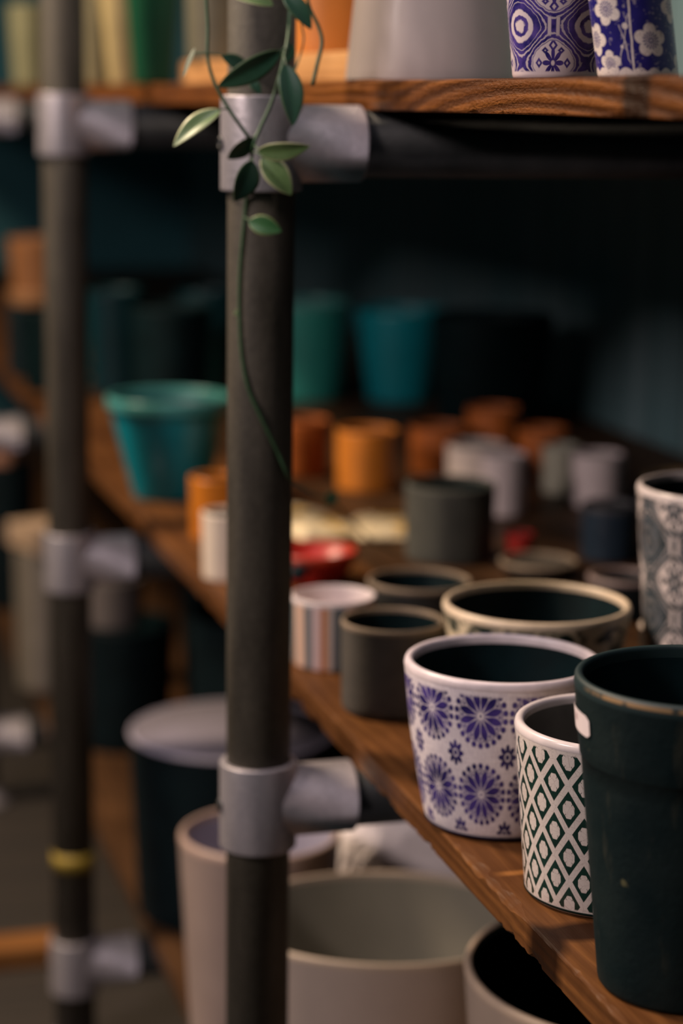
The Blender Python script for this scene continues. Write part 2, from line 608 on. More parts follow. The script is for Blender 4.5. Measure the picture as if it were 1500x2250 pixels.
def board(name, label, cat, x0, x1, y0, y1, z0, z1, mat, seed=0, rough=0.004, step=0.004, group=None):
    """sawn board with worn front arrises, long side along Y"""
    bm = bmesh.new()
    n = max(4, int((y1 - y0) / step))
    rows = []
    def nz(a, sc, k): return noise.noise(Vector((a * sc, k * 7.3 + seed, seed * 1.7)))
    for i in range(n + 1):
        y = y0 + (y1 - y0) * i / n
        c1 = 0.0012 + rough * max(0.0, nz(y, 22, 1) * 0.9 + nz(y, 90, 2) * 0.5 - 0.12)
        c2 = 0.0010 + rough * max(0.0, nz(y, 40, 3) * 0.8 + nz(y, 160, 4) * 0.6 - 0.05)
        wv = nz(y, 5, 5) * 0.0010
        sm = [nz(y, 120, 6 + k) * 0.0004 for k in range(4)]
        zt = z1 - z0
        pts = [(x0 + c2, z0), (x0 + c2 * 0.3 + wv, z0 + c2 * 0.8), (x0 + wv + sm[0], z0 + zt * 0.33), (x0 + wv + sm[1], z0 + zt * 0.62),
               (x0 + wv + sm[2], z1 - c1), (x0 + wv + c1 * 0.45, z1 - c1 * 0.45 + sm[3] * 0.5), (x0 + c1 * 1.5 + wv, z1),
               (x1 - 0.001, z1), (x1, z1 - 0.001), (x1, z0 + 0.001), (x1 - 0.001, z0)]
        rows.append([bm.verts.new((a, y, b)) for a, b in pts])
    k = len(rows[0])
    for a, b in zip(rows, rows[1:]):
        for j in range(k): bm.faces.new((a[j], b[j], b[(j + 1) % k], a[(j + 1) % k]))
    bm.faces.new(rows[0])
    bm.faces.new(rows[-1][::-1])
    bmesh.ops.recalc_face_normals(bm, faces=bm.faces[:])
    return tag(obj(name, bm, mat, smooth=False), label, cat, group)


# ------------------------------------------------------------------ the setting
def mat_floor():
    t = Mat('worn_floor_boards')
    x, y, z = t.xyz()
    f = fract(y / 0.14)
    gap = inside(vabs(f - 0.5), 0.475, 0.02)
    g = t.noise(1, 4, t.mapped((3, 40, 3)))
    c = t.mix(g, (0.014, 0.012, 0.010), (0.042, 0.031, 0.023))
    return t.set(t.mix(gap, (0.01, 0.01, 0.01), c), 0.6)


def mat_wall():
    t = Mat('dark_stained_wall_planks')
    x, y, z = t.xyz()
    f = fract(y / 0.11)
    gap = inside(vabs(f - 0.5), 0.475, 0.02)
    g = t.noise(1, 5, t.mapped((3, 55, 2.0)))
    n = t.noise(4, 3)
    c = t.mix(mth('SUBTRACT', g * 2.4, 0.7, clamp=True), (0.070, 0.135, 0.150), (0.22, 0.24, 0.26))
    c = t.mix(n, c, (0.055, 0.145, 0.165))
    return t.set(t.mix(gap, (0.006, 0.010, 0.012), c), 0.75)


bm = bmesh.new(); box(bm, -3.2, 1.30, -1.2, 6.2, -0.05, 0.0)
struct(obj('floor', bm, mat_floor(), smooth=False))
bm = bmesh.new(); box(bm, 1.25, 1.30, -1.2, 6.2, 0.0, 2.9)
struct(obj('wall_right', bm, mat_wall(), smooth=False))
bm = bmesh.new(); box(bm, -3.2, 1.25, 6.0, 6.05, 0.0, 2.9)
struct(obj('wall_back', bm, ceramic((0.03, 0.13, 0.16), 0.8, 0.3, 3, name='dark_wall_paint'), smooth=False))

# ------------------------------------------------------------------ shelf frames
PIPE = mat_metal('weathered_steel_pipe', (0.030, 0.025, 0.018), (0.075, 0.064, 0.048), 0.65, 0.10)
GALV = mat_metal('galvanised_fitting', (0.34, 0.31, 0.33), (0.52, 0.47, 0.49), 0.45, 0.6)
SCREW = mat_metal('dark_screw_steel', (0.02, 0.02, 0.022), (0.06, 0.06, 0.06), 0.4, 0.7)
RAILM = mat_metal('shaded_steel_rail', (0.010, 0.012, 0.014), (0.022, 0.022, 0.024), 0.6, 0.2)  # rail steel coloured near black to hold the shade under the boards
PR = 0.02415
LEVELS = (0.112, 0.605, 1.098)


def tee_mesh():
    bm = bmesh.new()
    ro = 0.0292
    hh = 0.0335
    prof = [(PR + 0.0002, -hh), (ro - 0.0012, -hh)] + fil((ro - 0.0012, -hh), (ro, -hh + 0.0015), (ro, -hh), 3)
    prof += fil((ro, hh - 0.0015), (ro - 0.0012, hh), (ro, hh), 3) + [(PR + 0.0002, hh)]
    lathe(bm, prof, 64)
    ra = 0.0275
    arm = bmesh.new()
    lathe(arm, [(ra, 0.012), (ra, 0.0715)] + fil((ra, 0.0715), (ra - 0.0012, 0.073), (ra, 0.073), 3) + [(PR + 0.0002, 0.073)], 64)
    bmesh.ops.transform(arm, matrix=Matrix.Rotation(pi / 2, 4, 'Y'), verts=arm.verts)
    me = bpy.data.meshes.new('tmp'); arm.to_mesh(me); arm.free()
    bm.from_mesh(me); bpy.data.meshes.remove(me)
    return bm


def shelf_frame(x, y, label):
    t = thing('pipe_shelf_frame', label, 'shelf frame', (x, y, 0), 'pipe frames carrying the shelves')
    bm = bmesh.new(); tube(bm, [(0, 0, 0.008), (0, 0, 1.75)], PR, 64)
    obj('front_post', bm, PIPE, t)
    bm = bmesh.new(); lathe(bm, [(0, 0), (0.045, 0), (0.045, 0.004), (0.034, 0.010), (PR, 0.03)], 40)
    obj('base_flange', bm, GALV, t)
    for z in LEVELS:
        L = 1.2495 - x
        bm = bmesh.new(); tube(bm, [(0.031, 0, z), (L - 0.002, 0, z)], PR, 48)
        obj('rail', bm, RAILM, t)
        bm = bmesh.new(); lathe(bm, [(0, 0), (0.0235, 0), (0.0238, 0.004), (PR - 0.0004, 0.010)], 32)
        bmesh.ops.transform(bm, matrix=Matrix.Translation((L, 0, z)) @ Matrix.Rotation(-pi / 2, 4, 'Y'), verts=bm.verts)
        obj('wall_socket', bm, RAILM, t)
        f = obj('tee_fitting', tee_mesh(), GALV, t)
        f.location = (0, 0, z)
        bm = bmesh.new(); lathe(bm, [(0, 0.0296), (0.0025, 0.0296), (0.0025, 0.031), (0.0048, 0.031), (0.0048, 0.0285)], 16)
        bmesh.ops.transform(bm, matrix=Matrix.Rotation(pi, 4, 'Z') @ Matrix.Rotation(pi / 2, 4, 'Y'), verts=bm.verts)
        bmesh.ops.recalc_face_normals(bm, faces=bm.faces[:])
        obj('set_screw', bm, SCREW, f)
    return t


f1 = shelf_frame(0.360, 1.475, 'near steel pipe shelf frame, its thick front post wound with the trailing vine')
f2 = shelf_frame(0.348, 2.345, 'second steel pipe shelf frame, blurred post left of the vine-wound one')
f3 = shelf_frame(0.340, 3.285, 'third and farthest steel pipe shelf frame, only its fittings peeking in at the left edge')
bm = bmesh.new(); lathe(bm, [(PR + 0.0002, 0), (PR + 0.0009, 0), (PR + 0.0009, 0.02), (PR + 0.0002, 0.02)], 40)
tp = obj('paint_mark', bm, ceramic((0.28, 0.19, 0.02), 0.6, 0.3, 60, name='yellow_paint'), f2)
tp.location = (0, 0, 0.235); tp['label'] = 'mustard yellow band'

# ------------------------------------------------------------------ shelf boards
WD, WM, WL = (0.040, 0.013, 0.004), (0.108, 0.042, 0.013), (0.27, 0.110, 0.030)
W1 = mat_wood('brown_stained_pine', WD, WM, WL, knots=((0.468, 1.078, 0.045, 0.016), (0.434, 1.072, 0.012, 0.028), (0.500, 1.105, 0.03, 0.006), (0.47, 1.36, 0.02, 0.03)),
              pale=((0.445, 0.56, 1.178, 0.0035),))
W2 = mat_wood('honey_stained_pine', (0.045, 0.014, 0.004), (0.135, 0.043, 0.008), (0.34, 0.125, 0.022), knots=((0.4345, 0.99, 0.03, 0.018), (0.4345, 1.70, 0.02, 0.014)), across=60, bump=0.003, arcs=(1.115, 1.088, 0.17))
W1B = mat_wood('shaded_pine', (0.018, 0.008, 0.004), (0.050, 0.024, 0.011), (0.120, 0.058, 0.024))  # pine darkened in colour, carries the shade towards the back of the shelf
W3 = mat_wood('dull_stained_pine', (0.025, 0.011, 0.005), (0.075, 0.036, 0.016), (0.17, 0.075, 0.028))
TU, TL, TB = 1.143, 0.650, 0.157
board('shelf_board', 'upper front shelf board carrying the two blue-and-white pots', 'shelf', 0.4345, 0.80, 0.55, 1.262, 1.1223, TU, W2, 3, 0.0035, 0.0025)
board('shelf_board', 'upper front shelf board running behind the vine, with the green pot', 'shelf', 0.4355, 0.80, 1.263, 5.9, 1.1223, TU, W2, 9, 0.0022)
board('shelf_board', 'upper rear shelf board behind the glossy white pot, next to the wall', 'shelf', 0.805, 1.2485, 0.55, 5.9, 1.1223, TU, W2, 4, 0.002, 0.02)
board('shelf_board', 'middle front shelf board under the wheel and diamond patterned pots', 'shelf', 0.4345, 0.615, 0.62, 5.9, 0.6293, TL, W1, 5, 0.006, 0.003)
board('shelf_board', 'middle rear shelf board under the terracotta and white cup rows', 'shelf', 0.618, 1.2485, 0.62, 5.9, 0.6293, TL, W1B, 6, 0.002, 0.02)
board('shelf_board', 'lowest front shelf board with an orange edge under the big grey planter', 'shelf', 0.4345, 0.80, 0.90, 5.9, 0.1363, TB, W3, 7, 0.003, 0.006)
board('shelf_board', 'lowest rear shelf board under the dark shelf bay', 'shelf', 0.805, 1.2485, 0.90, 5.9, 0.1363, TB, W3, 8, 0.002, 0.02)





# ------------------------------------------------------------------ the sharp patterned pots
GLZ = ceramic((0.66, 0.57, 0.56), 0.25, 0.12, 60, name='off_white_glaze')
CREAMRIM = ceramic((0.66, 0.52, 0.38), 0.35, 0.15, 60, name='cream_rim_glaze')
BLUEINK = ceramic((0.012, 0.010, 0.05), 0.4, 0.3, 60, name='ink_blue_foot')
GREENINK = ceramic((0.006, 0.018, 0.016), 0.4, 0.3, 60, name='ink_green_foot')

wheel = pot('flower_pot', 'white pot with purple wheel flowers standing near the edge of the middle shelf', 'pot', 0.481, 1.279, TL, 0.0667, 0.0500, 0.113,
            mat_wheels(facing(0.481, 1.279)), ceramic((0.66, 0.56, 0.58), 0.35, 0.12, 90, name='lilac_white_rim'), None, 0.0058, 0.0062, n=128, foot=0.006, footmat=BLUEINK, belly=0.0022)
diam = pot('flower_pot', 'cream pot with dark green diamond lattice, half behind the black pot', 'pot', 0.502, 1.137, TL, 0.0620, 0.0525, 0.110,
           mat_diamonds(facing(0.502, 1.137)), GLZ, ceramic((0.09, 0.085, 0.08), 0.5, 0.3, 40, name='greyish_inside'), 0.0058, 0.0055, n=128, foot=0.004, footmat=GREENINK)
BLK = mat_blackpaint()
blackpot = pot('flower_pot', 'large matt black pot with worn golden rim and price sticker at lower right', 'pot', 0.487, 0.998, TL, 0.0655, 0.0470, 0.177,
               BLK, mat_worn_rim(), None, 0.0048, 0.007, n=128, foot=0.004, band=(0.046, 0.0009))
tallp = pot('flower_pot', 'tall slate and white damask pot at the right edge behind the black pot', 'pot', 0.712, 1.428, TL, 0.0660, 0.0500, 0.195,
            mat_damask('slate_damask_glaze', facing(0.712, 1.428) - 33 / 360, 7, 0.0567, (0.010, 0.022, 0.028), (0.055, 0.072, 0.090), (0.72, 0.61, 0.59), 0.128, 0.12),
            GLZ, None, 0.0050, 0.006, n=128)
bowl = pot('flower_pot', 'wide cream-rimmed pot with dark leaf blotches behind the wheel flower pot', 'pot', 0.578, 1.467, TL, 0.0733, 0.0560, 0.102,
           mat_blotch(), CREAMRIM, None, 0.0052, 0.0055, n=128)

# sticker on the black pot
fa = facing(0.487, 0.998) * TAU
bm = bmesh.new()
uvl = bm.loops.layers.uv.new('UVMap')
def on_black(a, z):
    r = 0.0470 + (0.0655 - 0.0470) * z / 0.177 + 0.0014 + 0.00035
    return Vector((r * cos(a), r * sin(a), z))
a0, a1 = fa - radians(89), fa - radians(58)
gr = [[bm.verts.new(on_black(a0 + (a1 - a0) * i / 8 + (radians(-3) if j in (0, 6) and i == 8 else 0), 0.1465 + 0.0135 * j / 6 + (i / 8) * 0.0015 * (0.5 - j / 6))) for i in range(9)] for j in range(7)]
for j in range(6):
    for i in range(8): bm.faces.new((gr[j][i], gr[j][i + 1], gr[j + 1][i + 1], gr[j + 1][i]))
stick = obj('price_sticker', bm, ceramic((0.78, 0.66, 0.66), 0.5, 0.05, 80, name='sticker_paper'), blackpot)
stick['label'] = 'small white paper price sticker'
fc = bpy.data.curves.new('digits', 'FONT')
fc.body = '1.8'
fc.size = 0.0052
fo = bpy.data.objects.new('digits_tmp', fc)
COL.objects.link(fo)
bpy.context.view_layer.update()
me = bpy.data.meshes.new_from_object(fo.evaluated_get(bpy.context.evaluated_depsgraph_get()))
bpy.data.objects.remove(fo)
for v in me.vertices:
    a = fa - radians(79) + v.co.x / 0.0625
    p = on_black(a, 0.1530 + v.co.y)
    v.co = Vector((p.x * 1.004, p.y * 1.004, p.z))
link('printed_price', me, ceramic((0.22, 0.05, 0.10), 0.6, 0.2, 50, name='maroon_ink'), stick)

# upper shelf, sharp side
ox, oy = 0.483, 1.222
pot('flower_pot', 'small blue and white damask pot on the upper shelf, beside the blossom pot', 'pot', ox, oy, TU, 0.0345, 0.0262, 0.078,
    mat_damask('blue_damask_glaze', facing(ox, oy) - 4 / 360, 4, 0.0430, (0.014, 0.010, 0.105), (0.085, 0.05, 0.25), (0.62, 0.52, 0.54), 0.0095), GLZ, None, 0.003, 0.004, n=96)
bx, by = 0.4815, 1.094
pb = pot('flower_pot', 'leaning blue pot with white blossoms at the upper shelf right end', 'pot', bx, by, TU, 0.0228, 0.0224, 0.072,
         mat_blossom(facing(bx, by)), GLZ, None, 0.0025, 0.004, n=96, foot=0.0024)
for ch in pb.children:                       # the hand-thrown wall leans to the left
    for v in ch.data.vertices:
        s = -0.155 * v.co.z
        v.co.x += s * RI.x; v.co.y += s * RI.y
WHITEG = ceramic((0.46, 0.39, 0.365), 0.14, 0.06, 20, name='glossy_white_glaze')
wp = at(947, 175, 1.56)
pot('flower_pot', 'large glossy white pot flaring at its foot on the upper shelf', 'pot', wp.x, wp.y, TU, 0.0520, 0.0643, 0.12, WHITEG, None, None, 0.004, 0.005, n=96, foot=0.002)

# ------------------------------------------------------------------ upper shelf, blurred side
ORANGE = ceramic((0.58, 0.185, 0.018), 0.5, 0.18, 30, name='orange_terracotta')
ORANGE2 = ceramic((0.42, 0.105, 0.014), 0.6, 0.18, 30, name='rust_terracotta')
PALEWOOD = mat_wood('pale_pine', (0.30, 0.14, 0.05), (0.50, 0.26, 0.10), (0.66, 0.38, 0.17))
bm = bmesh.new(); box(bm, 0.470, 0.61, 1.60, 2.30, TU + 0.0005, TU + 0.0245, 0.0015)
tag(obj('wooden_plank', bm, PALEWOOD, smooth=False), 'pale pine plank lying on the upper shelf under the orange pot', 'plank')
PT = TU + 0.0245
pot('flower_pot', 'bright orange pot on the pale plank behind the vine-wound post', 'pot', 0.530, 1.900, PT, 0.0440, 0.0400, 0.11, ceramic((0.56, 0.19, 0.03), 0.45, 0.12, 20, name='bright_orange_glaze'), n=64)
pot('flower_pot', 'olive grey pot on the pale plank left of the vine-wound post', 'pot', 0.492, 2.215, PT, 0.0340, 0.0320, 0.11, ceramic((0.11, 0.10, 0.06), 0.6, 0.2, 20, name='olive_clay'), n=64)
pot('flower_pot', 'emerald green pot on the upper shelf left of the pale plank', 'pot', 0.4665, 2.44, TU, 0.0325, 0.0225, 0.12, ceramic((0.008, 0.085, 0.040), 0.4, 0.15, 20, name='emerald_glaze'), n=64)
pot('flower_pot', 'narrow straw coloured pot next to the emerald green pot', 'pot', 0.4700, 2.665, TU, 0.029, 0.0165, 0.12, ceramic((0.42, 0.32, 0.14), 0.5, 0.15, 20, name='straw_glaze'), n=64)
pot('flower_pot', 'olive cream pot on the upper shelf right of the second post', 'pot', 0.4640, 2.83, TU, 0.0300, 0.0280, 0.12, ceramic((0.20, 0.165, 0.075), 0.55, 0.15, 20, name='olive_cream_glaze'), n=64)
pot('flower_pot', 'pale sage pot on the upper shelf at far left of the second post', 'pot', 0.4680, 3.50, TU, 0.036, 0.030, 0.13, ceramic((0.22, 0.21, 0.11), 0.55, 0.15, 20, name='sage_glaze'), n=64)

# ------------------------------------------------------------------ middle shelf, blurred pots
CONC = ceramic((0.055, 0.055, 0.045), 0.8, 0.25, 50, 0.0008, 'grey_concrete')
CONC2 = ceramic((0.060, 0.050, 0.040), 0.8, 0.25, 50, 0.0008, 'brown_concrete')
CRIM = ceramic((0.20, 0.145, 0.10), 0.7, 0.2, 50, name='lit_rim')  # warm lighter tint, lamplight on the rims put into their colour
WHT = ceramic((0.80, 0.66, 0.58), 0.5, 0.1, 20, name='warm_white_clay')
WHT2 = ceramic((0.66, 0.55, 0.55), 0.5, 0.1, 20, name='pinkish_white_clay')
WIN = ceramic((0.70, 0.60, 0.60), 0.5, 0.06, 20, name='white_inside')
pot('striped_cup', 'white cup with vertical grey and orange stripes beside the near post', 'cup', 0.478, 1.690, TL, 0.0366, 0.0345, 0.061, mat_stripes(facing(0.478, 1.69)), WIN, WIN, 0.0022, 0.004, n=64)
pot('flower_pot', 'brown grey concrete pot between the striped cup and the wheel flower pot', 'pot', 0.487, 1.545, TL, 0.0417, 0.0404, 0.074, CONC2, CRIM, None, 0.0035, 0.004, n=64, foot=0.006)
pot('flower_pot', 'low dark pot with a lit rim behind the striped cup', 'pot', 0.573, 1.742, TL, 0.0474, 0.0385, 0.058, ceramic((0.035, 0.035, 0.033), 0.6, 0.2, 40, name='charcoal_clay'), CRIM, None, 0.0035, 0.004, n=64)
pot('flower_pot', 'straight grey concrete pot in the middle of the shelf', 'pot', 0.715, 2.074, TL, 0.0484, 0.0469, 0.081, CONC, None, None, 0.005, 0.004, n=64)
RED = ceramic((0.42, 0.022, 0.016), 0.4, 0.15, 20, name='red_enamel')
redb = pot('bowl', 'red flared bowl behind the striped cup', 'bowl', 0.5435, 1.995, TL, 0.0480, 0.0290, 0.034, RED, ceramic((0.40, 0.040, 0.015), 0.35, 0.1, 20, name='red_rim_enamel'), RED, 0.005, 0.006, n=64)
bm = bmesh.new()
bmesh.ops.create_uvsphere(bm, u_segments=24, v_segments=16, radius=0.0088)
kc = at(655, 1258, 2.045) - Vector(redb.location)
bmesh.ops.translate(bm, verts=bm.verts, vec=kc)
tube(bm, [kc, Vector((0.004, -0.008, kc.z - 0.001))], 0.003, 12)
knob = obj('handle_knob', bm, ceramic((0.006, 0.014, 0.018), 0.5, 0.2, 50, name='black_knob'), redb)
knob['label'] = 'round black knob'
pot('flower_pot', 'small navy pot left of the tall slate damask pot', 'pot', 0.880, 2.030, TL, 0.0306, 0.0291, 0.060, ceramic((0.020, 0.035, 0.055), 0.4, 0.2, 30, name='navy_glaze'), ceramic((0.07, 0.065, 0.07), 0.4, 0.2, 30, name='slate_rim'), None, 0.003, 0.006, n=64)
G = 'terracotta cups in the row at the back'
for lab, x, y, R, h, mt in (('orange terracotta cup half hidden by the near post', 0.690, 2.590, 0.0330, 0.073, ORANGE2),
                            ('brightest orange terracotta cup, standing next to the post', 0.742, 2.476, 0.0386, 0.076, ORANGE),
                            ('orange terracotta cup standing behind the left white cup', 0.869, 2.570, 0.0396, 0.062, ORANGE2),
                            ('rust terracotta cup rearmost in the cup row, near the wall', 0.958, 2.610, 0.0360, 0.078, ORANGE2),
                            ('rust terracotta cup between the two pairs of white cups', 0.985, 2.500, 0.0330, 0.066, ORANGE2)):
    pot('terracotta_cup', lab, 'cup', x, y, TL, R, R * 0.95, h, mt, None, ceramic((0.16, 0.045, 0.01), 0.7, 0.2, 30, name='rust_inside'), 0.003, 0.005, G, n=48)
G = 'white cups in the row at the back'
for lab, x, y, R, h, mt in (('white cup behind the straight grey concrete pot', 0.880, 2.455, 0.0380, 0.056, WHT),
                            ('slim white cup right behind the straight grey concrete pot', 0.853, 2.285, 0.0277, 0.073, WHT2),
                            ('greyish white cup at the back, partly behind the pinkish one', 0.972, 2.400, 0.0235, 0.060, ceramic((0.36, 0.34, 0.27), 0.5, 0.1, 20, name='grey_white_clay')),
                            ('pinkish white cup behind the small navy pot', 0.985, 2.314, 0.0313, 0.064, WHT2)):
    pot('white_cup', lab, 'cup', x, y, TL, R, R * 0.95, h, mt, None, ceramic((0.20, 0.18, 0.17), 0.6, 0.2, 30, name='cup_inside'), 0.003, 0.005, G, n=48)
TEAL = ceramic((0.001, 0.19, 0.23), 0.35, 0.12, 15, name='teal_glaze')
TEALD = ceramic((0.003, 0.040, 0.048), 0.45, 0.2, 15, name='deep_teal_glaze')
TRIM = ceramic((0.06, 0.24, 0.22), 0.3, 0.12, 15, name='teal_rim')
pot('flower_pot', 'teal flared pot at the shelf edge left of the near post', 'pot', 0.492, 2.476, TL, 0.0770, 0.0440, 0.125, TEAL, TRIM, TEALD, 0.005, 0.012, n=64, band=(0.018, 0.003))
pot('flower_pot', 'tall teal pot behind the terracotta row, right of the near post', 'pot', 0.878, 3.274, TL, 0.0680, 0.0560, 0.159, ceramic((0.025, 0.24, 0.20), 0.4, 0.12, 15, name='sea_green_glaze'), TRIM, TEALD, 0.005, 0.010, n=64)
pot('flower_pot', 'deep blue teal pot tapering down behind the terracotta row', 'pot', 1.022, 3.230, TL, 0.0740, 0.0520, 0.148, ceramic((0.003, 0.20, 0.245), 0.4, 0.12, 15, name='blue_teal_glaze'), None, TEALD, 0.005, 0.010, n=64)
pot('flower_pot', 'large black pot at the back between the teal pots and the wall', 'pot', 1.085, 2.970, TL, 0.0950, 0.0760, 0.165, DARK, None, None, 0.005, 0.010, n=64)
pot('flower_pot', 'dim dark teal pot at the back right of the second post', 'pot', 0.583, 3.398, TL, 0.0480, 0.0380, 0.17, TEALD, None, None, 0.005, 0.010, n=64)
pot('flower_pot', 'dim dark teal pot at the back close to the near post', 'pot', 0.733, 3.378, TL, 0.0520, 0.0410, 0.17, TEALD, None, None, 0.005, 0.010, n=64)
pot('flower_pot', 'big black pot standing behind the teal flared pot', 'pot', 0.632, 3.170, TL, 0.0640, 0.0560, 0.165, DARK, None, None, 0.005, 0.010, n=64)
pot('flower_pot', 'black pot on the middle shelf at the left edge, in front of the dark crate', 'pot', 0.492, 3.450, TL, 0.0560, 0.0500, 0.135, DARK, None, None, 0.005, 0.010, n=64)
pot('flower_pot', 'small orange pot at the shelf edge peeking out left of the near post', 'pot', 0.496, 2.230, TL, 0.0310, 0.0295, 0.069, ceramic((0.52, 0.16, 0.015), 0.25, 0.12, 20, name='orange_glaze'), n=48)
pot('flower_pot', 'cream pot at the shelf edge peeking out left of the near post', 'pot', 0.462, 2.030, TL, 0.0261, 0.0250, 0.069, ceramic((0.66, 0.54, 0.43), 0.5, 0.08, 20, name='cream_clay'), None, None, 0.003, 0.004, n=48)
pot('saucer', 'dark glazed dish with a lit rim behind the cream-rimmed pot', 'dish', 0.775, 1.965, TL, 0.0425, 0.0330, 0.018, ceramic((0.03, 0.028, 0.025), 0.2, 0.2, 40, name='dark_glaze'), CRIM, ceramic((0.055, 0.048, 0.04), 0.2, 0.2, 40, name='dish_inside'), 0.004, 0.004, n=48)
pot('flower_pot', 'low black pot with a pinkish rim below the small navy pot', 'pot', 0.793, 1.790, TL, 0.0350, 0.0290, 0.040, ceramic((0.012, 0.016, 0.018), 0.5, 0.2, 40, name='low_black_clay'), ceramic((0.24, 0.17, 0.16), 0.5, 0.2, 40, name='pink_rim'), None, 0.005, 0.004, n=48)
pot('flower_pot', 'little pale-rimmed pot between the cream-rimmed pot and the tall damask pot', 'pot', 0.742, 1.575, TL, 0.026, 0.022, 0.048, ceramic((0.02, 0.024, 0.024), 0.5, 0.2, 40, name='sooty_clay'), WHT, None, 0.003, 0.003, n=48)
pot('flower_pot', 'little red pot peeking out right of the straight grey concrete pot', 'pot', 0.778, 2.028, TL, 0.0150, 0.0125, 0.033, RED, None, None, 0.002, 0.003, n=40)
pot('flower_pot', 'dark pot with gold-lit rim behind the small navy pot', 'pot', 1.005, 2.110, TL, 0.0465, 0.0380, 0.070, ceramic((0.02, 0.022, 0.02), 0.5, 0.2, 40, name='bronze_clay'), ceramic((0.24, 0.16, 0.07), 0.4, 0.2, 40, name='gold_lit_rim'), None, 0.004, 0.004, n=48)  # rim colour carries the golden light catching the edge


def packet(x, y, z, lx, ly, rz, label, mat, seed):
    bm = bmesh.new()
    n = 14
    top, bot = [], []
    for i in range(n + 1):
        ra, rb_ = [], []
        for j in range(n + 1):
            u, v = i / n - 0.5, j / n - 0.5
            e = max(0.0, (1 - (2 * abs(u)) ** 5)) * max(0.0, (1 - (2 * abs(v)) ** 5))
            hgt = 0.004 + 0.009 * e ** 0.5 + 0.004 * e * noise.noise(Vector((u * 4, v * 4, seed)))
            ra.append(bm.verts.new((u * lx, v * ly, hgt)))
            rb_.append(bm.verts.new((u * lx, v * ly, 0.0 if e > 0.02 else 0.0025)))
        top.append(ra); bot.append(rb_)
    for i in range(n):
        for j in range(n):
            bm.faces.new((top[i][j], top[i + 1][j], top[i + 1][j + 1], top[i][j + 1]))
            bm.faces.new((bot[i][j], bot[i][j + 1], bot[i + 1][j + 1], bot[i + 1][j]))
    for i in range(n):
        bm.faces.new((bot[i][0], bot[i + 1][0], top[i + 1][0], top[i][0]))
        bm.faces.new((top[i][n], top[i + 1][n], bot[i + 1][n], bot[i][n]))
        bm.faces.new((top[0][i], top[0][i + 1], bot[0][i + 1], bot[0][i]))
        bm.faces.new((bot[n][i], bot[n][i + 1], top[n][i + 1], top[n][i]))
    o = obj('seed_packet', bm, mat)
    o.location = (x, y, z); o.rotation_euler = (0, 0, rz)
    return tag(o, label, 'packet', 'cream packets lying between the cups')


t = Mat('cream_paper')
n1 = t.noise(28, 2)
c = t.mix(inside(0.58 - n1, 0, 0.08), (0.74, 0.60, 0.38), (0.62, 0.36, 0.06))
c = t.mix(inside(0.60 - t.noise(38, 2, t.mapped((1, 1, 1), loc=(3, 1, 0))), 0, 0.08), c, (0.26, 0.22, 0.17))
PAPER = t.set(c, 0.6)
packet(0.602, 2.262, TL + 0.0002, 0.085, 0.17, 0.25, 'cream paper packet lying flat behind the red bowl', PAPER, 2)
packet(0.688, 2.215, TL + 0.0002, 0.070, 0.11, -0.2, 'cream paper packet lying flat left of the straight grey concrete pot', PAPER, 5)

# ------------------------------------------------------------------ lowest shelf
ZINC = ceramic((0.42, 0.335, 0.29), 0.55, 0.10, 12, name='warm_grey_clay')
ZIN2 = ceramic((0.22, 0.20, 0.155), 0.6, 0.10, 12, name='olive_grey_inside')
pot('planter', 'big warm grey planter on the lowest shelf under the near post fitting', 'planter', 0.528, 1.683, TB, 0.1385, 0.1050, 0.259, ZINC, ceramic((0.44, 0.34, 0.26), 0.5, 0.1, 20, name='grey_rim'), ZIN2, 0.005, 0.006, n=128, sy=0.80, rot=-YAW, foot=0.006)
LAV = ceramic((0.33, 0.30, 0.38), 0.6, 0.08, 12, name='lavender_inside')
PINKW = ceramic((0.27, 0.20, 0.175), 0.5, 0.1, 14, name='pinkish_clay')
pot('planter', 'pinkish white planter with lavender inside left of the near post', 'planter', 0.462, 1.885, TB, 0.0790, 0.0640, 0.273, PINKW, ceramic((0.36, 0.25, 0.205), 0.45, 0.1, 14, name='pinkish_rim'), LAV, 0.0065, 0.008, n=96)
BLKP = ceramic((0.003, 0.008, 0.010), 0.55, 0.3, 20, name='black_planter_paint')
pot('planter', 'tall black planter with a flat pale lavender top, left of the near post', 'planter', 0.547, 2.376, TB, 0.1245, 0.1140, 0.224, BLKP, LAV, DARK, 0.005, 0.004, n=96,
    fill=(ceramic((0.17, 0.15, 0.185), 0.9, 0.06, 60, 0.001, 'pale_grit'), 0.2225))
pot('planter', 'cream planter with black inside under the shelf at bottom right', 'planter', 0.640, 1.374, TB, 0.1390, 0.1110, 0.329, ceramic((0.40, 0.30, 0.24), 0.5, 0.1, 14, name='cream_grey_clay'), ceramic((0.50, 0.37, 0.28), 0.45, 0.1, 14, name='cream_grey_rim'), DARK, 0.0065, 0.006, n=128)
# crumpled white sack behind the big planter
bm = bmesh.new()
bmesh.ops.create_icosphere(bm, subdivisions=6, radius=1.0)
for v in bm.verts:
    c = v.co.copy()
    k = lambda q: math.copysign(abs(q) ** 0.45, q)
    s = Vector((k(c.x), k(c.y), k(c.z)))
    f = 1 + 0.05 * noise.noise(c * 2.2) + 0.045 * abs(noise.noise(c * 5.0)) + 0.012 * noise.noise(c * 14)
    v.co = Vector((s.x * 0.105 * f, s.y * 0.060 * f, (s.z * 0.5 * (f if s.z > 0 else 1) + 0.5) * 0.262))
o = obj('paper_sack', bm, ceramic((0.86, 0.76, 0.77), 0.7, 0.05, 10, name='white_paper'))
mn = min(v.co.z for v in o.data.vertices)
for v in o.data.vertices: v.co.z -= mn
o.location = (0.672, 1.985, TB); o.rotation_euler = (0, 0, -0.22)
tag(o, 'crumpled white paper sack behind the big warm grey planter', 'sack')

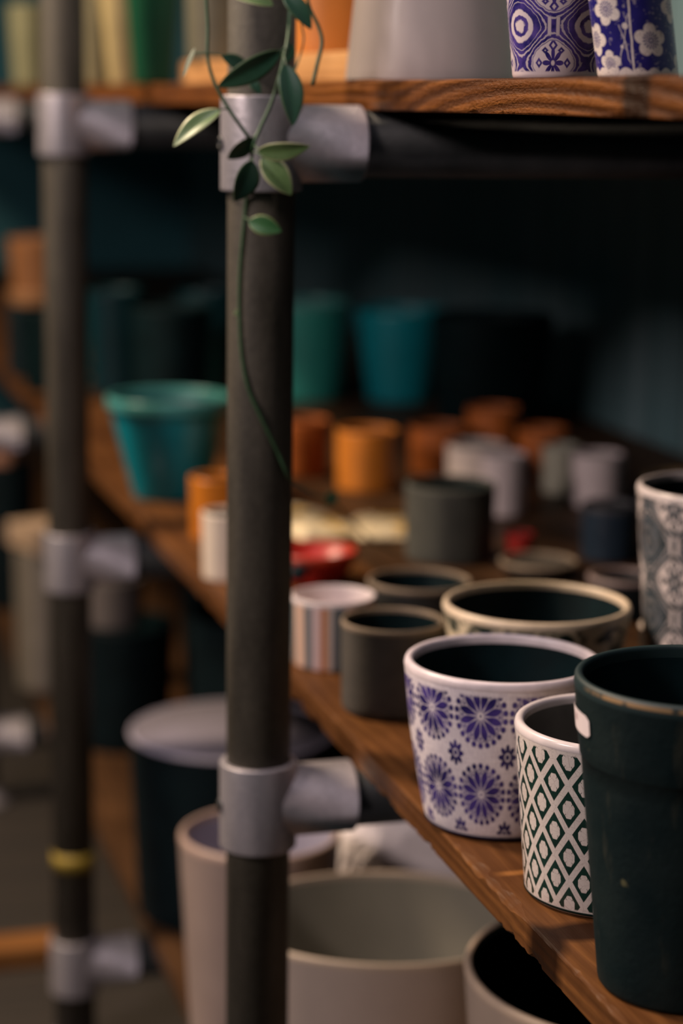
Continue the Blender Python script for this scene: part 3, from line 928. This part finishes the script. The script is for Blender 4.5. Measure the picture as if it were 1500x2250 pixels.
# third bay, far left
pot('planter', 'grey planter seen left of the second post, a beige box on top', 'planter', 0.465, 3.40, TB, 0.052, 0.050, 0.235, ceramic((0.17, 0.145, 0.12), 0.7, 0.15, 20, name='taupe_clay'), n=48)
bm = bmesh.new(); box(bm, -0.038, 0.038, -0.06, 0.06, 0, 0.040, 0.003)
me_o = obj('cardboard_box', bm, ceramic((0.44, 0.30, 0.20), 0.7, 0.08, 20, name='beige_card'), smooth=False)
me_o.location = (0.462, 3.40, TB + 0.235); me_o.rotation_euler = (0, 0, 0.35); tag(me_o, 'beige cardboard box on the grey planter left of the second post', 'box')
pot('planter', 'dark planter behind the second post with a small terracotta pot on top', 'planter', 0.470, 3.98, TB, 0.056, 0.052, 0.280, BLKP, n=48)
pot('flower_pot', 'small terracotta pot with pale rim at the left edge, on the dark planter', 'pot', 0.462, 3.975, TB + 0.280, 0.034, 0.030, 0.060, ceramic((0.40, 0.19, 0.12), 0.6, 0.1, 20, name='pale_terracotta'), ceramic((0.55, 0.43, 0.42), 0.5, 0.1, 20, name='chalky_rim'), None, 0.004, 0.030, n=48)
pot('planter', 'black planter behind the second post carrying a dim grey pot', 'planter', 0.535, 3.06, TB, 0.078, 0.070, 0.190, BLKP, n=48)
pot('flower_pot', 'dim grey pot on a black planter right of the second post, below the middle shelf', 'pot', 0.518, 3.045, TB + 0.190, 0.045, 0.042, 0.075, ceramic((0.11, 0.09, 0.085), 0.7, 0.15, 20, name='dim_grey_clay'), n=48)
pot('planter', 'wide black planter deep under the middle shelf behind the lavender topped planter', 'planter', 0.690, 2.76, TB, 0.115, 0.105, 0.270, BLKP, n=64)
pot('planter', 'black planter far back on the lowest shelf near the third frame', 'planter', 0.740, 3.12, TB, 0.105, 0.095, 0.300, BLKP, n=64)
BLKC = ceramic((0.010, 0.018, 0.022), 0.7, 0.3, 15, name='dark_crate_paint')
bm = bmesh.new()
box(bm, -0.055, 0.055, -0.06, 0.06, 0, 0.012, 0.001)
for s in (-1, 1):
    for k in range(3):
        z0 = 0.014 + k * 0.036
        box(bm, -0.055, 0.055, s * 0.056 - 0.004, s * 0.056 + 0.004, z0, z0 + 0.030, 0.001)
        box(bm, s * 0.051 - 0.004, s * 0.051 + 0.004, -0.052, 0.052, z0, z0 + 0.030, 0.001)
    for q in (-1, 1): box(bm, s * 0.042 - 0.005, s * 0.042 + 0.005, q * 0.047 - 0.005, q * 0.047 + 0.005, 0.01, 0.121, 0.0005)
o = obj('slatted_crate', bm, BLKC, smooth=False); o.location = (0.500, 3.66, TL)
tag(o, 'dark slatted crate on the middle shelf at the far left edge', 'crate')
pot('flower_pot', 'rust brown pot in a saucer on the dark crate at the far left edge', 'pot', 0.495, 3.66, TL + 0.137, 0.052, 0.044, 0.100, ceramic((0.24, 0.095, 0.03), 0.6, 0.15, 20, name='rust_brown_clay'), n=48)
pot('saucer', 'orange terracotta saucer under the rust brown pot at the far left edge', 'saucer', 0.495, 3.66, TL + 0.122, 0.054, 0.048, 0.024, ceramic((0.36, 0.17, 0.07), 0.6, 0.15, 20, name='saucer_clay'), n=48, wall=0.003, rimh=0.004)

# timber lying in the aisle
bm = bmesh.new(); box(bm, -0.30, 0.372, 2.60, 2.66, 0.0005, 0.028, 0.002)
tag(obj('timber_batten', bm, mat_wood('orange_batten', (0.10, 0.035, 0.01), (0.24, 0.10, 0.03), (0.36, 0.16, 0.05), along='X'), smooth=False), 'orange wooden batten lying on the floor at bottom left', 'batten')

# ------------------------------------------------------------------ trailing vine
LEAF = mat_leaf('green_leaf', (0.075, 0.125, 0.040), (0.46, 0.46, 0.24))
LEAFD = mat_leaf('shaded_leaf', (0.014, 0.050, 0.026), (0.06, 0.11, 0.04))  # shaded copy of the leaf green, for leaves turned away from the light
STEM = ceramic((0.030, 0.075, 0.030), 0.5, 0.2, 200, name='vine_stem')
vine = thing('trailing_vine', 'green trailing vine hanging down in front of the near post', 'plant', (0.372, 1.435, 1.235))
inv = Matrix.Translation(-Vector(vine.location))


def stem(pts, r0_, r1_=None):
    sp = [inv @ q for q in spline([at(*q) for q in pts], 8)]
    k = len(sp)
    r1_ = r1_ or r0_
    bm = bmesh.new()
    tube(bm, sp, [r0_ + (r1_ - r0_) * i / (k - 1) for i in range(k)], 8)
    obj('stem', bm, STEM, vine)


def leaf(b, tp_, width, depth, tilt=0.0, dz=0.0, bend=0.12, fold=0.25, mat=None, stalk=None):
    """leaf blade from base pixel to tip pixel at a depth; tilt turns it about its own length"""
    p0, p1 = at(b[0], b[1], depth), at(tp_[0], tp_[1], depth + dz)
    ax = p1 - p0
    L = ax.length
    ax.normalize()
    wv = FW.cross(ax).normalized()
    nrm = ax.cross(wv).normalized()
    wv, nrm = wv * cos(tilt) + nrm * sin(tilt), nrm * cos(tilt) - wv * sin(tilt)
    if nrm.dot(FW) > 0: nrm = -nrm
    W = width / FPX * depth / 2
    bm = bmesh.new()
    uvl = bm.loops.layers.uv.new('UVMap')
    nl, nw = 22, 8
    g, gb = [], []
    th = 0.00035
    for i in range(nl + 1):
        s = i / nl
        pr = max(0.02, sin(pi * min(1, s ** 0.85)) ** 0.75) if i < nl else 0.02
        if i == 0: pr = 0.05
        row, rowb = [], []
        for j in range(nw + 1):
            q = j / nw * 2 - 1
            off = abs(q) * W * pr * fold - bend * L * sin(pi * s)
            c = p0 + ax * (L * s) + wv * (W * pr * q) + nrm * (-0.2 * bend * L + bend * L * sin(pi * s) * 0.8 + abs(q) * W * pr * fold)
            row.append(bm.verts.new(inv @ c)); rowb.append(bm.verts.new(inv @ (c - nrm * th)))
        g.append(row); gb.append(rowb)
    for i in range(nl):
        for j in range(nw):
            for G_, fl in ((g, False), (gb, True)):
                vs = [G_[i][j], G_[i + 1][j], G_[i + 1][j + 1], G_[i][j + 1]]
                uv = [(j / nw, i / nl), (j / nw, (i + 1) / nl), ((j + 1) / nw, (i + 1) / nl), ((j + 1) / nw, i / nl)]
                if fl: vs.reverse(); uv.reverse()
                f = bm.faces.new(vs)
                for lp, q in zip(f.loops, uv): lp[uvl].uv = q
    for i in range(nl):
        for j in (0, nw):
            f = bm.faces.new((g[i][j], gb[i][j], gb[i + 1][j], g[i + 1][j]))
            for lp in f.loops: lp[uvl].uv = (j / nw, 0.5)
    bmesh.ops.recalc_face_normals(bm, faces=bm.faces[:])
    obj('leaf', bm, mat or LEAF, vine)
    if stalk:
        k = [inv @ q for q in spline([at(*stalk), (at(*stalk) + p0) / 2 + Vector((0, 0, 0.001)), p0 + ax * L * 0.04], 5)]
        bm = bmesh.new(); tube(bm, k, 0.00055, 6)
        obj('leaf_stalk', bm, STEM, vine)


D = 1.43
stem([(585, -330, 1.4493), (540, -300, D + .08), (470, -190, D + .01), (452, -60, D), (456, 60, D), (456, 125, D), (470, 178, D), (500, 235, D), (546, 302, D)], 0.0011, 0.0013)
stem([(600, -330, 1.4493), (632, -250, D + .06), (642, -150, D + .035), (640, -60, D + .03), (636, 40, D + .02), (628, 110, D), (600, 215, D), (572, 280, D), (557, 318, D), (551, 360, D + .02), (546, 405, 1.462), (541, 440, 1.4784), (533, 520, 1.4847), (527, 600, 1.4910), (526, 690, 1.4969), (531, 780, 1.5015), (546, 855, 1.5040), (572, 915, 1.5065), (608, 990, 1.5146), (636, 1052, 1.5275), (655, 1068, 1.60), (690, 1086, 1.72), (733, 1105, 1.82), (778, 1150, 1.94), (820, 1190, 2.05), (872, 1212, 2.12)], 0.0013, 0.0012)
stem([(610, -330, 1.4493), (650, -240, D + .05), (668, -140, D + .01), (672, -50, D), (678, 10, D), (700, 60, D), (707, 95, D), (697, 140, D), (686, 188, D)], 0.0011, 0.0014)
stem([(640, -150, D + .035), (650, -100, D + .02), (655, -40, D + .01), (662, 50, D + .01), (667, 88, D + .01), (655, 135, D + .01), (640, 170, D + .01)], 0.0006)
stem([(428, 116, D), (455, 117, D - .002), (492, 122, D)], 0.0005)
# pixel of base, pixel of tip, width in pixels
leaf((484, 240), (380, 320), 47, D - .01, 0.45, 0.0, 0.10, 0.3, LEAF, (505, 244, D))
leaf((428, 105), (402, 170), 9, D, 0.1, 0.0, 0.05, 0.1, mat_leaf('pale_leaf_edge', (0.40, 0.42, 0.26), (0.6, 0.56, 0.40)))
leaf((617, 113), (478, 192), 54, D - .015, -0.5, 0.012, 0.10, 0.25, LEAFD, (628, 108, D))
leaf((488, 124), (560, 172), 44, D + .012, -0.6, 0.02, 0.08, 0.25, LEAFD)
leaf((628, 140), (644, 276), 58, D - .01, -0.4, -0.01, 0.08, 0.22, LEAFD, (622, 120, D))
leaf((558, 302), (500, 350), 40, D + .004, -0.7, 0.01, 0.08, 0.25, LEAFD, (560, 300, D))
leaf((566, 334), (680, 322), 44, D - .012, 0.55, -0.012, 0.12, 0.30, LEAF, (558, 318, D))
leaf((576, 344), (640, 428), 56, D - .006, -0.15, 0.0, 0.08, 0.22, LEAF, (556, 335, D))
leaf((556, 354), (516, 442), 60, D - .012, -0.6, 0.0, 0.10, 0.25, LEAFD, (551, 350, D))
leaf((546, 486), (618, 508), 44, D + .03, -0.05, 0.0, 0.08, 0.25, mat_leaf('mid_leaf', (0.03, 0.10, 0.03), (0.22, 0.26, 0.09)), (536, 478, 1.478))
leaf((600, 10), (512, -8), 40, D - .01, 0.5, 0.0, 0.10, 0.3, LEAF)
leaf((622, -18), (684, 64), 46, D - .01, -0.4, 0.0, 0.08, 0.25, LEAFD)
leaf((640, 95), (622, 140), 30, D + .02, -0.4, 0.0, 0.08, 0.25, LEAFD)
leaf((548, 175), (572, 208), 26, D + .012, -0.5, 0.0, 0.08, 0.25, LEAFD)
leaf((735, 1080), (716, 1112), 30, 1.80, -0.4, 0.0, 0.08, 0.25, LEAFD, (733, 1104, 1.82))
leaf((524, 690), (514, 684), 12, 1.50, 0.2, 0.0, 0.05, 0.2, LEAF)
